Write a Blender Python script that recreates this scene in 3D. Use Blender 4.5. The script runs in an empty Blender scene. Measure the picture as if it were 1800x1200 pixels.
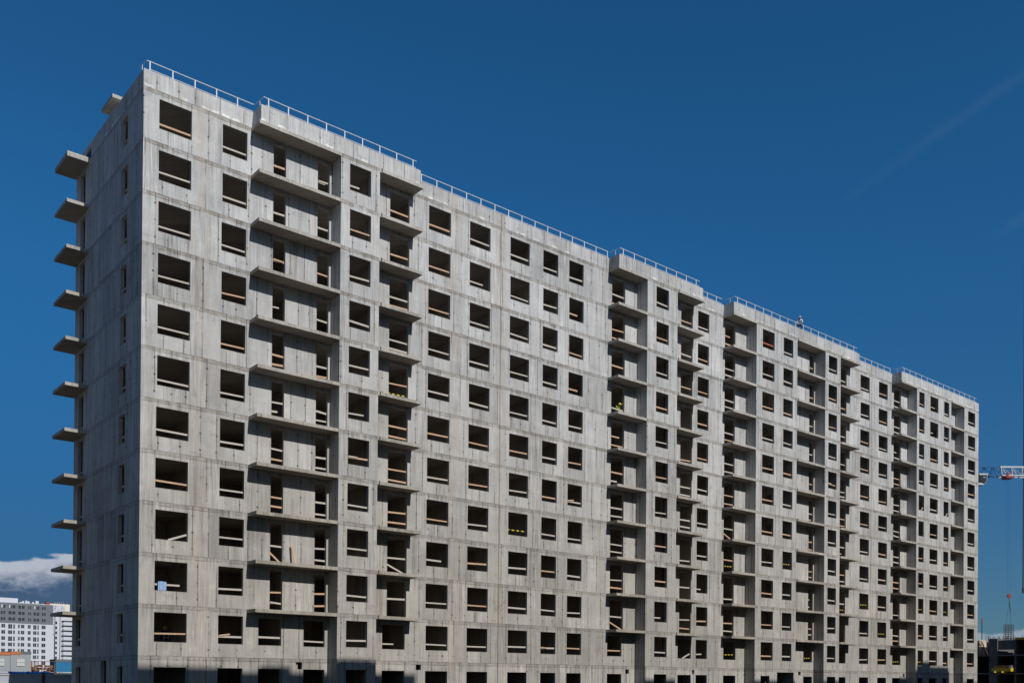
import bpy, math, random
from mathutils import Vector, Matrix
random.seed(7)
S = bpy.context.scene
COL = S.collection
Z0 = 3.4          # first floor level above the ground
H = 2.8           # storey height

# ---------------------------------------------------------------- camera
CAM = Vector((-17.5887, -52.5739, Z0 - 1.1304))
FWD = Vector((0.640473, 0.767963, 0.005291))
RGT = Vector((0.767920, -0.640494, 0.008145))
UP = Vector((-0.009644, 0.001153, 0.999953))
F = 1684.93
V0 = 1184.54
cd = bpy.data.cameras.new("Camera")
cam = bpy.data.objects.new("Camera", cd)
COL.objects.link(cam)
cam.matrix_world = Matrix(((RGT.x, UP.x, -FWD.x, CAM.x), (RGT.y, UP.y, -FWD.y, CAM.y), (RGT.z, UP.z, -FWD.z, CAM.z), (0, 0, 0, 1)))
cd.sensor_width = 36.0
cd.lens = 36.0 * F / 1800
cd.shift_y = (V0 - 600) / 1800
cd.clip_start = 0.5
cd.clip_end = 9000
S.camera = cam

# ---------------------------------------------------------------- light
SUN_TO = Vector((0.052, -1.0, 0.72)).normalized()      # towards the sun
elev = math.asin(SUN_TO.z)
az = math.atan2(SUN_TO.x, SUN_TO.y)
sl = bpy.data.lights.new("Sun", 'SUN')
sl.energy = 3.9
sl.angle = math.radians(0.35)
sl.color = (1.0, 0.965, 0.915)
so = bpy.data.objects.new("Sun", sl)
COL.objects.link(so)
so.rotation_euler = SUN_TO.to_track_quat('Z', 'Y').to_euler()
so.location = (0, -100, 100)

W = bpy.data.worlds.new("World")
S.world = W
W.use_nodes = True
S.view_settings.view_transform = 'Standard'
S.view_settings.look = 'None'
S.view_settings.exposure = 0.0
S.view_settings.gamma = 1.0


class T:
    """tiny node-graph writer"""
    def __init__(s, tree):
        s.t = tree
        s.n = tree.nodes
        s.l = tree.links

    def put(s, inp, v):
        if isinstance(v, bpy.types.NodeSocket):
            s.l.new(v, inp)
        elif v is not None:
            if hasattr(inp.default_value, '__len__') and not hasattr(v, '__len__'):
                v = (v,) * len(inp.default_value)
            if hasattr(v, '__len__') and len(inp.default_value) == 4 and len(v) == 3:
                v = tuple(v) + (1,)
            inp.default_value = v

    def m(s, op, a, b=None, c=None, clamp=False):
        n = s.n.new('ShaderNodeMath')
        n.operation = op
        n.use_clamp = clamp
        s.put(n.inputs[0], a)
        if b is not None: s.put(n.inputs[1], b)
        if c is not None: s.put(n.inputs[2], c)
        return n.outputs[0]

    def vm(s, op, a, b=None):
        n = s.n.new('ShaderNodeVectorMath')
        n.operation = op
        s.put(n.inputs[0], a)
        if b is not None: s.put(n.inputs[1], b)
        return n.outputs['Value'] if op in ('DOT_PRODUCT', 'LENGTH') else n.outputs[0]

    def xyz(s, x, y, z):
        n = s.n.new('ShaderNodeCombineXYZ')
        s.put(n.inputs[0], x); s.put(n.inputs[1], y); s.put(n.inputs[2], z)
        return n.outputs[0]

    def sep(s, v):
        n = s.n.new('ShaderNodeSeparateXYZ')
        s.put(n.inputs[0], v)
        return n.outputs

    def ss(s, x, a, b, lo=0.0, hi=1.0):
        n = s.n.new('ShaderNodeMapRange')
        n.interpolation_type = 'SMOOTHSTEP'
        s.put(n.inputs[0], x); s.put(n.inputs[1], a); s.put(n.inputs[2], b); s.put(n.inputs[3], lo); s.put(n.inputs[4], hi)
        return n.outputs[0]

    def noise(s, v, scale=1.0, detail=3.0, rough=0.5, color=False):
        n = s.n.new('ShaderNodeTexNoise')
        s.put(n.inputs['Vector'], v)
        n.inputs['Scale'].default_value = scale
        n.inputs['Detail'].default_value = detail
        n.inputs['Roughness'].default_value = rough
        return n.outputs[1 if color else 0]

    def mix(s, f, a, b, mode='MIX'):
        n = s.n.new('ShaderNodeMix')
        n.data_type = 'RGBA'
        n.blend_type = mode
        n.clamp_factor = True
        s.put(n.inputs[0], f); s.put(n.inputs[6], a); s.put(n.inputs[7], b)
        return n.outputs[2]


def build_world():
    t = T(W.node_tree)
    W.node_tree.nodes.clear()
    out = t.n.new('ShaderNodeOutputWorld')
    bg = t.n.new('ShaderNodeBackground')
    sky = t.n.new('ShaderNodeTexSky')
    sky.sky_type = 'NISHITA'
    sky.sun_disc = False
    sky.sun_elevation = elev
    sky.sun_rotation = az
    sky.altitude = 0
    sky.air_density = 1.0
    sky.dust_density = 0.3
    sky.ozone_density = 3.0
    d = t.n.new('ShaderNodeTexCoord').outputs['Generated']
    x, y, z = t.sep(d)
    azim0 = t.m('ARCTAN2', x, y)
    hs = t.n.new('ShaderNodeHueSaturation')
    hs.inputs['Saturation'].default_value = 1.0
    hs.inputs['Value'].default_value = 1.0
    t.put(hs.inputs['Color'], sky.outputs[0])
    lowf = t.ss(z, 0.0, 0.45, 1, 0)
    lowc = t.mix(t.ss(azim0, 0.2, 1.0), (0.10, 0.235, 0.45), (0.27, 0.48, 0.71))
    tint = t.mix(lowf, (0.21, 0.82, 1.20), lowc)
    tint = t.mix(t.ss(y, -0.35, 0.2), (0.80, 0.90, 0.98), tint)
    col = t.vm('MULTIPLY', hs.outputs[0], tint)
    azim = t.m('ARCTAN2', x, y)                                    # 0 along +y
    el = t.m('ARCSINE', z)
    # faint cirrus streaks
    def streak(n, lim, wid, k, seed):
        nonlocal col
        dist = t.vm('DOT_PRODUCT', d, n)
        nz = t.noise(t.xyz(t.m('MULTIPLY', azim, 14), t.m('MULTIPLY', el, 14), seed), 1, 5, 0.65)
        dd = t.m('ABSOLUTE', t.m('ADD', dist, t.m('MULTIPLY', t.m('SUBTRACT', nz, 0.5), 0.010)))
        a = t.ss(dd, 0.0, wid, 1, 0)
        a = t.m('MULTIPLY', a, t.ss(nz, 0.22, 0.62))
        a = t.m('MULTIPLY', a, t.ss(azim, lim[0], lim[0] + 0.07))
        a = t.m('MULTIPLY', a, k, clamp=True)
        col = t.mix(a, col, (3.2, 4.6, 6.5))
    def pix(u, v):
        return (FWD + RGT * ((u - 900) / F) + UP * ((V0 - v) / F)).normalized()
    n1 = pix(1460, 365).cross(pix(1800, 130)).normalized()
    streak(n1, (math.atan2(*pix(1440, 365)[:2]), 0), 0.008, 0.05, 3.0)
    n2 = pix(1720, 430).cross(pix(1800, 385)).normalized()
    streak(n2, (math.atan2(*pix(1700, 365)[:2]), 0), 0.007, 0.07, 5.0)
    # cumulus bank low over the horizon
    c3 = t.xyz(t.m('MULTIPLY', azim, 22), t.m('MULTIPLY', el, 62), 6.9)
    nb = t.noise(c3, 1.0, 7, 0.55)
    nl = t.noise(t.xyz(t.m('MULTIPLY', azim, 7), 0, 9.1), 1.0, 1, 0.5)
    left = t.ss(azim, 0.42, 0.75, 1, 0)
    top = t.m('ADD', t.m('MULTIPLY', left, 0.060), 0.052)
    top = t.m('ADD', top, t.m('MULTIPLY', t.m('SUBTRACT', azim, 0.24), t.m('MULTIPLY', left, 0.22)))
    top = t.m('ADD', top, t.m('MULTIPLY', t.m('SUBTRACT', nb, 0.5), 0.040))
    h = t.m('SUBTRACT', top, el)
    dens = t.ss(h, 0.0, 0.005)
    right_fade = t.m('ADD', t.m('MULTIPLY', left, 0.45), 0.55)
    gaps = t.ss(nl, 0.30, 0.55)
    gaps = t.m('MAXIMUM', gaps, left)
    dens = t.m('MULTIPLY', dens, t.m('MULTIPLY', right_fade, gaps))
    sh = t.noise(t.xyz(t.m('MULTIPLY', azim, 45), t.m('MULTIPLY', el, 80), 4.4), 1.0, 6, 0.6)
    lit = t.ss(t.m('ADD', h, t.m('MULTIPLY', t.m('SUBTRACT', sh, 0.5), 0.05)), 0.006, 0.034, 1, 0)
    ccol = t.mix(lit, (0.85, 1.6, 3.0), (7.0, 7.6, 8.8))
    col = t.mix(t.m('MULTIPLY', dens, 0.93), col, ccol)
    t.put(bg.inputs['Color'], col)
    bg.inputs['Strength'].default_value = 0.065
    t.l.new(bg.outputs[0], out.inputs[0])


build_world()


# ---------------------------------------------------------------- materials
def new_mat(name, rough=0.85, metallic=0.0):
    m = bpy.data.materials.new(name)
    m.use_nodes = True
    t = T(m.node_tree)
    b = m.node_tree.nodes['Principled BSDF']
    b.inputs['Roughness'].default_value = rough
    b.inputs['Metallic'].default_value = metallic
    b.inputs['Specular IOR Level'].default_value = 0.25
    return m, t, b


def simple(name, col, rough=0.8, var=0.12, scale=1.5, metallic=0.0):
    m, t, b = new_mat(name, rough, metallic)
    o = t.n.new('ShaderNodeTexCoord').outputs['Object']
    n = t.noise(o, scale, 5, 0.6)
    f = t.m('ADD', 1 - var, t.m('MULTIPLY', n, 2 * var))
    c = t.vm('MULTIPLY', t.xyz(*col), t.xyz(f, f, f))
    t.put(b.inputs['Base Color'], c)
    return m


def concrete(name, base=(0.36, 0.355, 0.34), bands=True, dark=1.0, lines=1.0):
    m, t, b = new_mat(name, 0.9)
    o = t.n.new('ShaderNodeTexCoord').outputs['Object']
    x, y, z = t.sep(o)
    U = t.m('ADD', x, y)
    zl = t.m('SUBTRACT', z, Z0)
    k = t.m('FLOOR', t.m('DIVIDE', zl, H))
    fz = t.m('SUBTRACT', zl, t.m('MULTIPLY', k, H))
    ks = t.m('MULTIPLY', k, 7.31)
    val = 1.0
    # cast-storey tone and per formwork panel tone
    wn = t.n.new('ShaderNodeTexWhiteNoise'); wn.noise_dimensions = '2D'
    t.put(wn.inputs['Vector'], t.xyz(k, t.m('FLOOR', t.m('DIVIDE', U, 24.9)), 0))
    vor = t.n.new('ShaderNodeTexVoronoi'); vor.voronoi_dimensions = '1D'
    vor.feature = 'F1'; vor.inputs['Scale'].default_value = 1.0
    wob = t.noise(t.xyz(t.m('MULTIPLY', U, 2.0), ks, t.m('MULTIPLY', zl, 1.6)), 1, 2)
    Wc = t.m('ADD', t.m('ADD', t.m('MULTIPLY', U, 0.85), ks), t.m('MULTIPLY', wob, 0.045))
    t.put(vor.inputs['W'], Wc)
    pr, pg, pb = t.sep(vor.outputs['Color'])
    ve = t.n.new('ShaderNodeTexVoronoi'); ve.voronoi_dimensions = '1D'
    ve.feature = 'DISTANCE_TO_EDGE'; ve.inputs['Scale'].default_value = 1.0
    t.put(ve.inputs['W'], Wc)
    edge = ve.outputs['Distance']
    blotch = t.noise(t.xyz(t.m('MULTIPLY', U, 0.5), ks, t.m('MULTIPLY', zl, 0.6)), 1, 5, 0.6)
    streak = t.noise(t.xyz(t.m('MULTIPLY', U, 3.5), ks, t.m('MULTIPLY', zl, 0.22)), 1, 4, 0.6)
    fine = t.noise(t.xyz(t.m('MULTIPLY', U, 13), ks, t.m('MULTIPLY', zl, 0.5)), 1, 3, 0.6)
    grit = t.noise(o, 9.0, 5, 0.7)
    f = t.m('ADD', -0.03, t.m('MULTIPLY', wn.outputs[0], 0.10))
    f = t.m('ADD', f, t.m('MULTIPLY', pr, 0.20))
    f = t.m('ADD', f, t.m('MULTIPLY', blotch, 0.42))
    f = t.m('ADD', f, t.m('MULTIPLY', streak, 0.62))
    fa = t.m('ADD', 0.20, t.m('MULTIPLY', t.ss(pb, 0.25, 0.95), 1.15))
    f = t.m('ADD', f, t.m('ADD', 0.26, t.m('MULTIPLY', t.m('SUBTRACT', fine, 0.5), fa)))
    f = t.m('ADD', f, t.m('MULTIPLY', grit, 0.26))
    w3 = t.n.new('ShaderNodeTexWhiteNoise'); w3.noise_dimensions = '3D'
    t.put(w3.inputs['Vector'], t.xyz(k, t.m('FLOOR', t.m('DIVIDE', t.m('ADD', U, t.m('MULTIPLY', k, 1.3)), 3.3)), 4))
    f = t.m('ADD', f, t.m('MULTIPLY', t.m('SUBTRACT', w3.outputs[0], 0.5), 0.16))
    # long dirty runs
    run = t.ss(t.noise(t.xyz(t.m('MULTIPLY', U, 2.3), t.m('MULTIPLY', ks, 0.3), t.m('MULTIPLY', zl, 0.09)), 1, 4, 0.65), 0.55, 0.72)
    f = t.m('MULTIPLY', f, t.m('SUBTRACT', 1, t.m('MULTIPLY', run, 0.30 * lines)))
    # cloudy pale blooms and darker damp patches
    pal = t.noise(t.xyz(t.m('MULTIPLY', U, 1.1), t.m('MULTIPLY', ks, 1.3), t.m('MULTIPLY', zl, 1.3)), 1, 6, 0.72)
    f = t.m('MULTIPLY', f, t.m('ADD', 1, t.m('MULTIPLY', t.ss(pal, 0.52, 0.70), 0.17 * lines)))
    f = t.m('MULTIPLY', f, t.m('SUBTRACT', 1, t.m('MULTIPLY', t.ss(pal, 0.46, 0.28), 0.26 * lines)))
    # board joints
    lv = t.noise(t.xyz(t.m('MULTIPLY', U, 1.4), ks, t.m('MULTIPLY', zl, 0.5)), 1, 3, 0.6)
    ln = t.m('MULTIPLY', t.ss(edge, 0.010, 0.040, 1, 0), t.ss(lv, 0.34, 0.56))
    f = t.m('MULTIPLY', f, t.m('SUBTRACT', 1, t.m('MULTIPLY', ln, 0.55 * lines)))
    # tie holes
    hz = t.m('ABSOLUTE', t.m('SUBTRACT', t.m('FRACT', t.m('DIVIDE', t.m('ADD', fz, 0.05), 0.92)), 0.5))
    hole = t.m('MULTIPLY', t.ss(hz, 0.04, 0.07, 1, 0), t.ss(edge, 0.03, 0.075, 1, 0))
    wh = t.n.new('ShaderNodeTexWhiteNoise'); wh.noise_dimensions = '3D'
    t.put(wh.inputs['Vector'], t.xyz(t.m('FLOOR', t.m('DIVIDE', t.m('ADD', zl, 0.05), 0.92)), t.m('MULTIPLY', pg, 97), 1))
    hole = t.m('MULTIPLY', hole, t.m('MULTIPLY', t.ss(pg, 0.25, 0.35), t.m('ADD', 0.1, wh.outputs[0])))
    f = t.m('MULTIPLY', f, t.m('SUBTRACT', 1, t.m('MULTIPLY', hole, 0.8 * lines)))
    base_c = t.xyz(*[c * dark for c in base])
    # older, warmer concrete low down; cooler pale concrete on top
    age = t.ss(t.m('ADD', zl, t.m('MULTIPLY', t.m('SUBTRACT', blotch, 0.5), 12)), 2, 26, 1, 0)
    tint = t.mix(age, (1.06, 1.07, 1.085), (0.83, 0.79, 0.725))
    warm = t.ss(t.noise(t.xyz(t.m('MULTIPLY', U, 0.9), ks, t.m('MULTIPLY', zl, 0.25)), 1, 4, 0.6), 0.50, 0.72)
    tint = t.mix(t.m('MULTIPLY', warm, 0.5), tint, (1.0, 0.93, 0.84))
    c = t.vm('MULTIPLY', base_c, tint)
    if bands:
        rough_e = t.m('MULTIPLY', t.m('SUBTRACT', t.noise(t.xyz(t.m('MULTIPLY', U, 3), ks, zl), 1, 5, 0.75), 0.5), 0.26)
        bd = t.m('MULTIPLY', t.ss(t.m('ADD', fz, rough_e), 2.57, 2.63), t.ss(zl, 31.2, 30.9))
        bv = t.noise(t.xyz(t.m('MULTIPLY', U, 1.3), t.m('MULTIPLY', ks, 2.1), t.m('MULTIPLY', zl, 2)), 1, 4, 0.65)
        bs_ = t.m('ADD', 0.35, t.m('MULTIPLY', t.ss(bv, 0.34, 0.58), 0.65))
        c = t.mix(t.m('MULTIPLY', t.m('MULTIPLY', bd, bs_), 0.95 if bands is True else 0.45), c, t.vm('MULTIPLY', base_c, t.xyz(0.66, 0.615, 0.555)))
        e1 = t.ss(t.m('ABSOLUTE', t.m('SUBTRACT', fz, t.m('SUBTRACT', 2.595, t.m('MULTIPLY', rough_e, 0.3)))), 0.008, 0.035, 1, 0)
        e2 = t.m('MAXIMUM', t.ss(fz, 0.01, 0.03, 1, 0), t.ss(fz, 2.765, 2.79))
        en = t.noise(t.xyz(t.m('MULTIPLY', U, 1.7), ks, 0), 1, 3, 0.6)
        e = t.m('MULTIPLY', t.m('MAXIMUM', e1, e2), t.ss(en, 0.35, 0.6))
        f = t.m('MULTIPLY', f, t.m('SUBTRACT', 1, t.m('MULTIPLY', e, 0.5)))
        # dribbles below the slab band
        dr = t.m('MULTIPLY', t.ss(fz, 1.7, 2.6), t.ss(t.noise(t.xyz(t.m('MULTIPLY', U, 7), ks, t.m('MULTIPLY', zl, 0.2)), 1, 3, 0.6), 0.52, 0.7))
        f = t.m('MULTIPLY', f, t.m('SUBTRACT', 1, t.m('MULTIPLY', dr, 0.32)))
        # pale spalled patches under the parapet
        w2 = t.n.new('ShaderNodeTexWhiteNoise'); w2.noise_dimensions = '1D'
        t.put(w2.inputs['W'], t.m('FLOOR', t.m('DIVIDE', U, 0.62)))
        pt = t.m('MULTIPLY', t.ss(w2.outputs[0], 0.52, 0.56), t.ss(t.noise(t.xyz(t.m('MULTIPLY', U, 0.3), 0, 0), 1, 1), 0.45, 0.5))
        pt = t.m('MULTIPLY', pt, t.ss(t.m('ABSOLUTE', t.m('SUBTRACT', t.m('ADD', zl, rough_e), 30.90)), 0.05, 0.075, 1, 0))
        fr = t.m('FRACT', t.m('DIVIDE', U, 0.62))
        pt = t.m('MULTIPLY', pt, t.m('MULTIPLY', t.ss(fr, 0.08, 0.14), t.ss(fr, 0.80, 0.9, 1, 0)))
        c = t.mix(pt, c, (0.62, 0.62, 0.60))
        # rust and dirt runs by the movement joints
        for jx in (24.94, 74.62, 3.35, 14.9, 20.9):
            dj = t.m('ABSOLUTE', t.m('SUBTRACT', U, jx))
            rs = t.m('MULTIPLY', t.ss(dj, 0.15, 0.75, 1, 0), t.ss(streak, 0.42, 0.62))
            c = t.mix(t.m('MULTIPLY', rs, 0.55), c, t.vm('MULTIPLY', base_c, t.xyz(0.82, 0.70, 0.58)))
        for jx in (24.94, 74.62):
            dj = t.m('ABSOLUTE', t.m('SUBTRACT', x, jx))
            f = t.m('MULTIPLY', f, t.ss(dj, 0.02, 0.06, 0.5, 1))
    col = t.vm('MULTIPLY', c, t.xyz(f, f, f))
    t.put(b.inputs['Base Color'], col)
    bp = t.n.new('ShaderNodeBump')
    bp.inputs['Strength'].default_value = 0.35
    bp.inputs['Distance'].default_value = 0.03
    hgt = t.m('SUBTRACT', t.m('ADD', t.m('MULTIPLY', grit, 0.6), t.m('MULTIPLY', fine, 0.5)), t.m('MULTIPLY', ln, 0.5))
    t.put(bp.inputs['Height'], hgt)
    t.l.new(bp.outputs[0], b.inputs['Normal'])
    return m


M = {}
M['wall'] = concrete('facade concrete', (0.395, 0.395, 0.392))
M['end'] = concrete('end wall concrete', (0.41, 0.41, 0.415), bands='line')
M['soffit'] = concrete('brown soffit concrete', (0.28, 0.25, 0.215), bands=False, lines=0.6)  # darker, browner tone for the slab undersides
M['slab'] = concrete('slab concrete', (0.35, 0.335, 0.305), bands=False, lines=0.6)
M['reveal'] = concrete('opening concrete', (0.36, 0.355, 0.345), bands=False, lines=0.0)
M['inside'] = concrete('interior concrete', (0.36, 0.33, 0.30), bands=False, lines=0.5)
M['wood_new'] = simple('fresh timber', (0.48, 0.32, 0.21), 0.75, 0.35, 6)
M['wood_old'] = simple('weathered timber', (0.46, 0.42, 0.37), 0.8, 0.2, 6)
M['wood_red'] = simple('red timber', (0.50, 0.12, 0.09), 0.7, 0.2, 6)
M['tape_y'] = simple('yellow tape', (0.62, 0.46, 0.05), 0.5, 0.1)
M['tape_d'] = simple('dark tape', (0.02, 0.02, 0.02), 0.5, 0.1)
M['galv'] = simple('galvanised steel', (0.62, 0.65, 0.70), 0.5, 0.08, 3, 0.0)
M['dark_steel'] = simple('dark steel', (0.05, 0.05, 0.055), 0.6, 0.2)
M['ground'] = simple('dusty ground', (0.11, 0.095, 0.075), 0.95, 0.25, 0.15)
M['render_white'] = simple('white render', (0.50, 0.515, 0.565), 0.8, 0.04, 0.1)
M['render_grey'] = simple('grey render', (0.135, 0.15, 0.17), 0.8, 0.05, 0.1)
M['render_mid'] = simple('mid grey render', (0.40, 0.41, 0.44), 0.8, 0.05, 0.1)
M['cream'] = simple('cream render', (0.66, 0.60, 0.47), 0.8, 0.05, 0.1)
M['pattern_dark'] = simple('dark render', (0.06, 0.07, 0.08), 0.8, 0.1)
M['glass'] = simple('window glass', (0.035, 0.045, 0.055), 0.25, 0.3, 0.6)
M['frame_grey'] = simple('window frame', (0.30, 0.32, 0.34), 0.5, 0.1)
M['cabin'] = simple('cabin panel', (0.27, 0.30, 0.32), 0.6, 0.08, 0.5)
M['cabin_dark'] = simple('cabin roof', (0.12, 0.13, 0.14), 0.7, 0.1)
M['orange'] = simple('orange trim', (0.42, 0.14, 0.05), 0.6, 0.08)
M['cabin_win'] = simple('cabin blind', (0.48, 0.50, 0.48), 0.5, 0.1)
M['blue_box'] = simple('blue container paint', (0.02, 0.15, 0.30), 0.5, 0.12, 0.6)
M['blue_tarp'] = simple('blue tarpaulin', (0.05, 0.24, 0.72), 0.45, 0.2, 0.8)
M['brown'] = simple('brown timber', (0.20, 0.11, 0.06), 0.8, 0.3, 1.2)
M['fence'] = simple('precast fence', (0.36, 0.38, 0.42), 0.85, 0.12, 0.6)
M['post_brown'] = simple('rusty post', (0.12, 0.06, 0.05), 0.8, 0.2)
M['crane_blue'] = simple('blue crane paint', (0.015, 0.10, 0.26), 0.45, 0.08)
M['crane_white'] = simple('white crane paint', (0.52, 0.54, 0.56), 0.45, 0.06)
M['crane_red'] = simple('red paint', (0.30, 0.04, 0.05), 0.5, 0.1)
M['cage'] = simple('rusty reinforcement', (0.07, 0.05, 0.05), 0.85, 0.3, 2)
M['half'] = concrete('unfinished concrete', (0.15, 0.15, 0.15), bands=False, lines=0.3)
M['beige_panel'] = simple('beige panel', (0.62, 0.52, 0.40), 0.8, 0.08, 0.8)
M['formwork_yellow'] = simple('yellow formwork', (0.52, 0.38, 0.02), 0.6, 0.15)
M['strap'] = simple('green sling', (0.03, 0.10, 0.07), 0.8, 0.1)
M['skin'] = simple('skin', (0.45, 0.25, 0.18), 0.6, 0.05)
M['lime'] = simple('hi vis yellow', (0.60, 0.75, 0.08), 0.6, 0.08)
M['shirt'] = simple('pale shirt', (0.60, 0.64, 0.68), 0.8, 0.08)
M['navy'] = simple('navy workwear', (0.03, 0.04, 0.08), 0.85, 0.15)
M['reflect'] = simple('reflective strip', (0.42, 0.46, 0.52), 0.4, 0.05)
M['helmet_y'] = simple('yellow helmet', (0.85, 0.80, 0.10), 0.35, 0.03)
M['helmet_w'] = simple('white helmet', (0.75, 0.76, 0.78), 0.35, 0.03)
M['sheet_blue'] = simple('pale blue sheet', (0.26, 0.38, 0.62), 0.6, 0.12, 4)
M['black'] = simple('black plastic', (0.02, 0.02, 0.025), 0.5, 0.1)


# ---------------------------------------------------------------- mesh writer
class MB:
    def __init__(s):
        s.v, s.f, s.mi = [], [], []
        s.cur = 0

    def quad(s, *p):
        i = len(s.v)
        s.v += [tuple(q) for q in p]
        s.f.append(tuple(range(i, i + len(p))))
        s.mi.append(s.cur)

    def box(s, x0, x1, y0, y1, z0, z1):
        i = len(s.v)
        s.v += [(x0, y0, z0), (x1, y0, z0), (x1, y1, z0), (x0, y1, z0), (x0, y0, z1), (x1, y0, z1), (x1, y1, z1), (x0, y1, z1)]
        for q in ((0, 3, 2, 1), (4, 5, 6, 7), (0, 1, 5, 4), (1, 2, 6, 5), (2, 3, 7, 6), (3, 0, 4, 7)):
            s.f.append(tuple(i + a for a in q))
            s.mi.append(s.cur)
        return s

    def obox(s, o, ax, ay, az_):
        """box from corner o with three edge vectors"""
        o, ax, ay, az_ = Vector(o), Vector(ax), Vector(ay), Vector(az_)
        i = len(s.v)
        for c in range(8):
            s.v.append(tuple(o + (ax if c & 1 else ax * 0) + (ay if c & 2 else ay * 0) + (az_ if c & 4 else az_ * 0)))
        flip = ax.cross(ay).dot(az_) < 0
        for q in ((0, 2, 3, 1), (4, 5, 7, 6), (0, 1, 5, 4), (1, 3, 7, 5), (3, 2, 6, 7), (2, 0, 4, 6)):
            s.f.append(tuple(i + a for a in (q[::-1] if flip else q)))
            s.mi.append(s.cur)
        return s

    def beam(s, p, q, w, h=None):
        """square beam between two points"""
        h = h or w
        p, q = Vector(p), Vector(q)
        d = (q - p)
        side = d.cross(Vector((0, 0, 1)))
        if side.length < 1e-6: side = Vector((1, 0, 0))
        side = side.normalized() * w
        up = side.cross(d).normalized() * h
        s.obox(p - side / 2 - up / 2, d, side, up)
        return s

    def tube(s, p, q, r, n=8, r2=None):
        p, q = Vector(p), Vector(q)
        r2 = r if r2 is None else r2
        d = (q - p).normalized()
        a = d.cross(Vector((0, 0, 1)))
        if a.length < 1e-4: a = Vector((1, 0, 0))
        a.normalize(); b = d.cross(a)
        i = len(s.v)
        for j in range(n):
            c, sn = math.cos(2 * math.pi * j / n), math.sin(2 * math.pi * j / n)
            s.v.append(tuple(p + (a * c + b * sn) * r))
            s.v.append(tuple(q + (a * c + b * sn) * r2))
        for j in range(n):
            k = (j + 1) % n
            s.f.append((i + 2 * j, i + 2 * k, i + 2 * k + 1, i + 2 * j + 1)); s.mi.append(s.cur)
        s.f.append(tuple(i + 2 * j for j in range(n))[::-1]); s.mi.append(s.cur)
        s.f.append(tuple(i + 2 * j + 1 for j in range(n))); s.mi.append(s.cur)
        return s

    def prism(s, pts, z0, z1):
        """pts counter-clockwise seen from above"""
        n = len(pts)
        i = len(s.v)
        s.v += [(a, b, z0) for a, b in pts] + [(a, b, z1) for a, b in pts]
        s.f.append(tuple(i + j for j in range(n))[::-1]); s.mi.append(s.cur)
        s.f.append(tuple(i + n + j for j in range(n))); s.mi.append(s.cur)
        for j in range(n):
            k = (j + 1) % n
            s.f.append((i + j, i + k, i + n + k, i + n + j)); s.mi.append(s.cur)
        return s

    def add(s, o):
        i = len(s.v)
        s.v += o.v
        s.f += [tuple(a + i for a in q) for q in o.f]
        s.mi += o.mi

    def build(s, name, mats, parent=None, kind=None):
        me = bpy.data.meshes.new(name)
        me.from_pydata(s.v, [], s.f)
        if not isinstance(mats, (list, tuple)): mats = [mats]
        for m in mats: me.materials.append(m)
        if len(mats) > 1: me.polygons.foreach_set('material_index', s.mi)
        me.update()
        o = bpy.data.objects.new(name, me)
        COL.objects.link(o)
        if parent is not None: o.parent = parent
        if kind: o['kind'] = kind
        return o


def tag(o, label, cat, group=None):
    o['label'] = label
    o['category'] = cat
    if group: o['group'] = group
    return o


def thing(name, label, cat, group=None, loc=(0, 0, 0)):
    o = bpy.data.objects.new(name, None)
    o.location = loc
    COL.objects.link(o)
    return tag(o, label, cat, group)


def grid_wall(mb, axis, p, depth, u0, u1, z0, z1, holes):
    """wall slab with rectangular holes. axis 'x': runs along x, outer face at y=p, inner at y=p+depth.
       axis 'y': runs along y, outer face at x=p, inner at x=p+depth."""
    holes = [(max(a, u0), min(b, u1), max(c, z0), min(d, z1)) for a, b, c, d in holes if a < u1 and b > u0 and c < z1 and d > z0]
    us = sorted({round(v, 4) for v in [u0, u1] + [h for q in holes for h in q[:2]]})
    zs = sorted({round(v, 4) for v in [z0, z1] + [h for q in holes for h in q[2:]]})
    def solid(i, j):
        if i < 0 or j < 0 or i >= len(us) - 1 or j >= len(zs) - 1: return False
        cu, cz = (us[i] + us[i + 1]) / 2, (zs[j] + zs[j + 1]) / 2
        return not any(a < cu < b and c < cz < d for a, b, c, d in holes)
    def P(u, w, z):
        return (u, p + w, z) if axis == 'x' else (p + w, u, z)
    for i in range(len(us) - 1):
        for j in range(len(zs) - 1):
            if not solid(i, j): continue
            a, b, c, d = us[i], us[i + 1], zs[j], zs[j + 1]
            mb.quad(P(a, 0, c), P(b, 0, c), P(b, 0, d), P(a, 0, d))
            mb.quad(P(b, depth, c), P(a, depth, c), P(a, depth, d), P(b, depth, d))
            if not solid(i - 1, j): mb.quad(P(a, depth, c), P(a, 0, c), P(a, 0, d), P(a, depth, d))
            if not solid(i + 1, j): mb.quad(P(b, 0, c), P(b, depth, c), P(b, depth, d), P(b, 0, d))
            if not solid(i, j - 1): mb.quad(P(a, 0, c), P(a, depth, c), P(b, depth, c), P(b, 0, c))
            if not solid(i, j + 1): mb.quad(P(a, 0, d), P(b, 0, d), P(b, depth, d), P(a, depth, d))


# ================================================================ ground
g = MB()
g.quad((-4000, -4000, 0), (4000, -4000, 0), (4000, 4000, 0), (-4000, 4000, 0))
go = g.build('ground', M['ground'])
go['kind'] = 'structure'

# ================================================================ the concrete building
bld = thing('concrete_building', 'long twelve storey unfinished bare concrete apartment building with open windows and balconies', 'building')
D = -1.08
L = 96.55
BACK = 12.4
WT = 0.2
TOP = 11 * H              # roof level above first floor
PAR = 0.94                # parapet height
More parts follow.
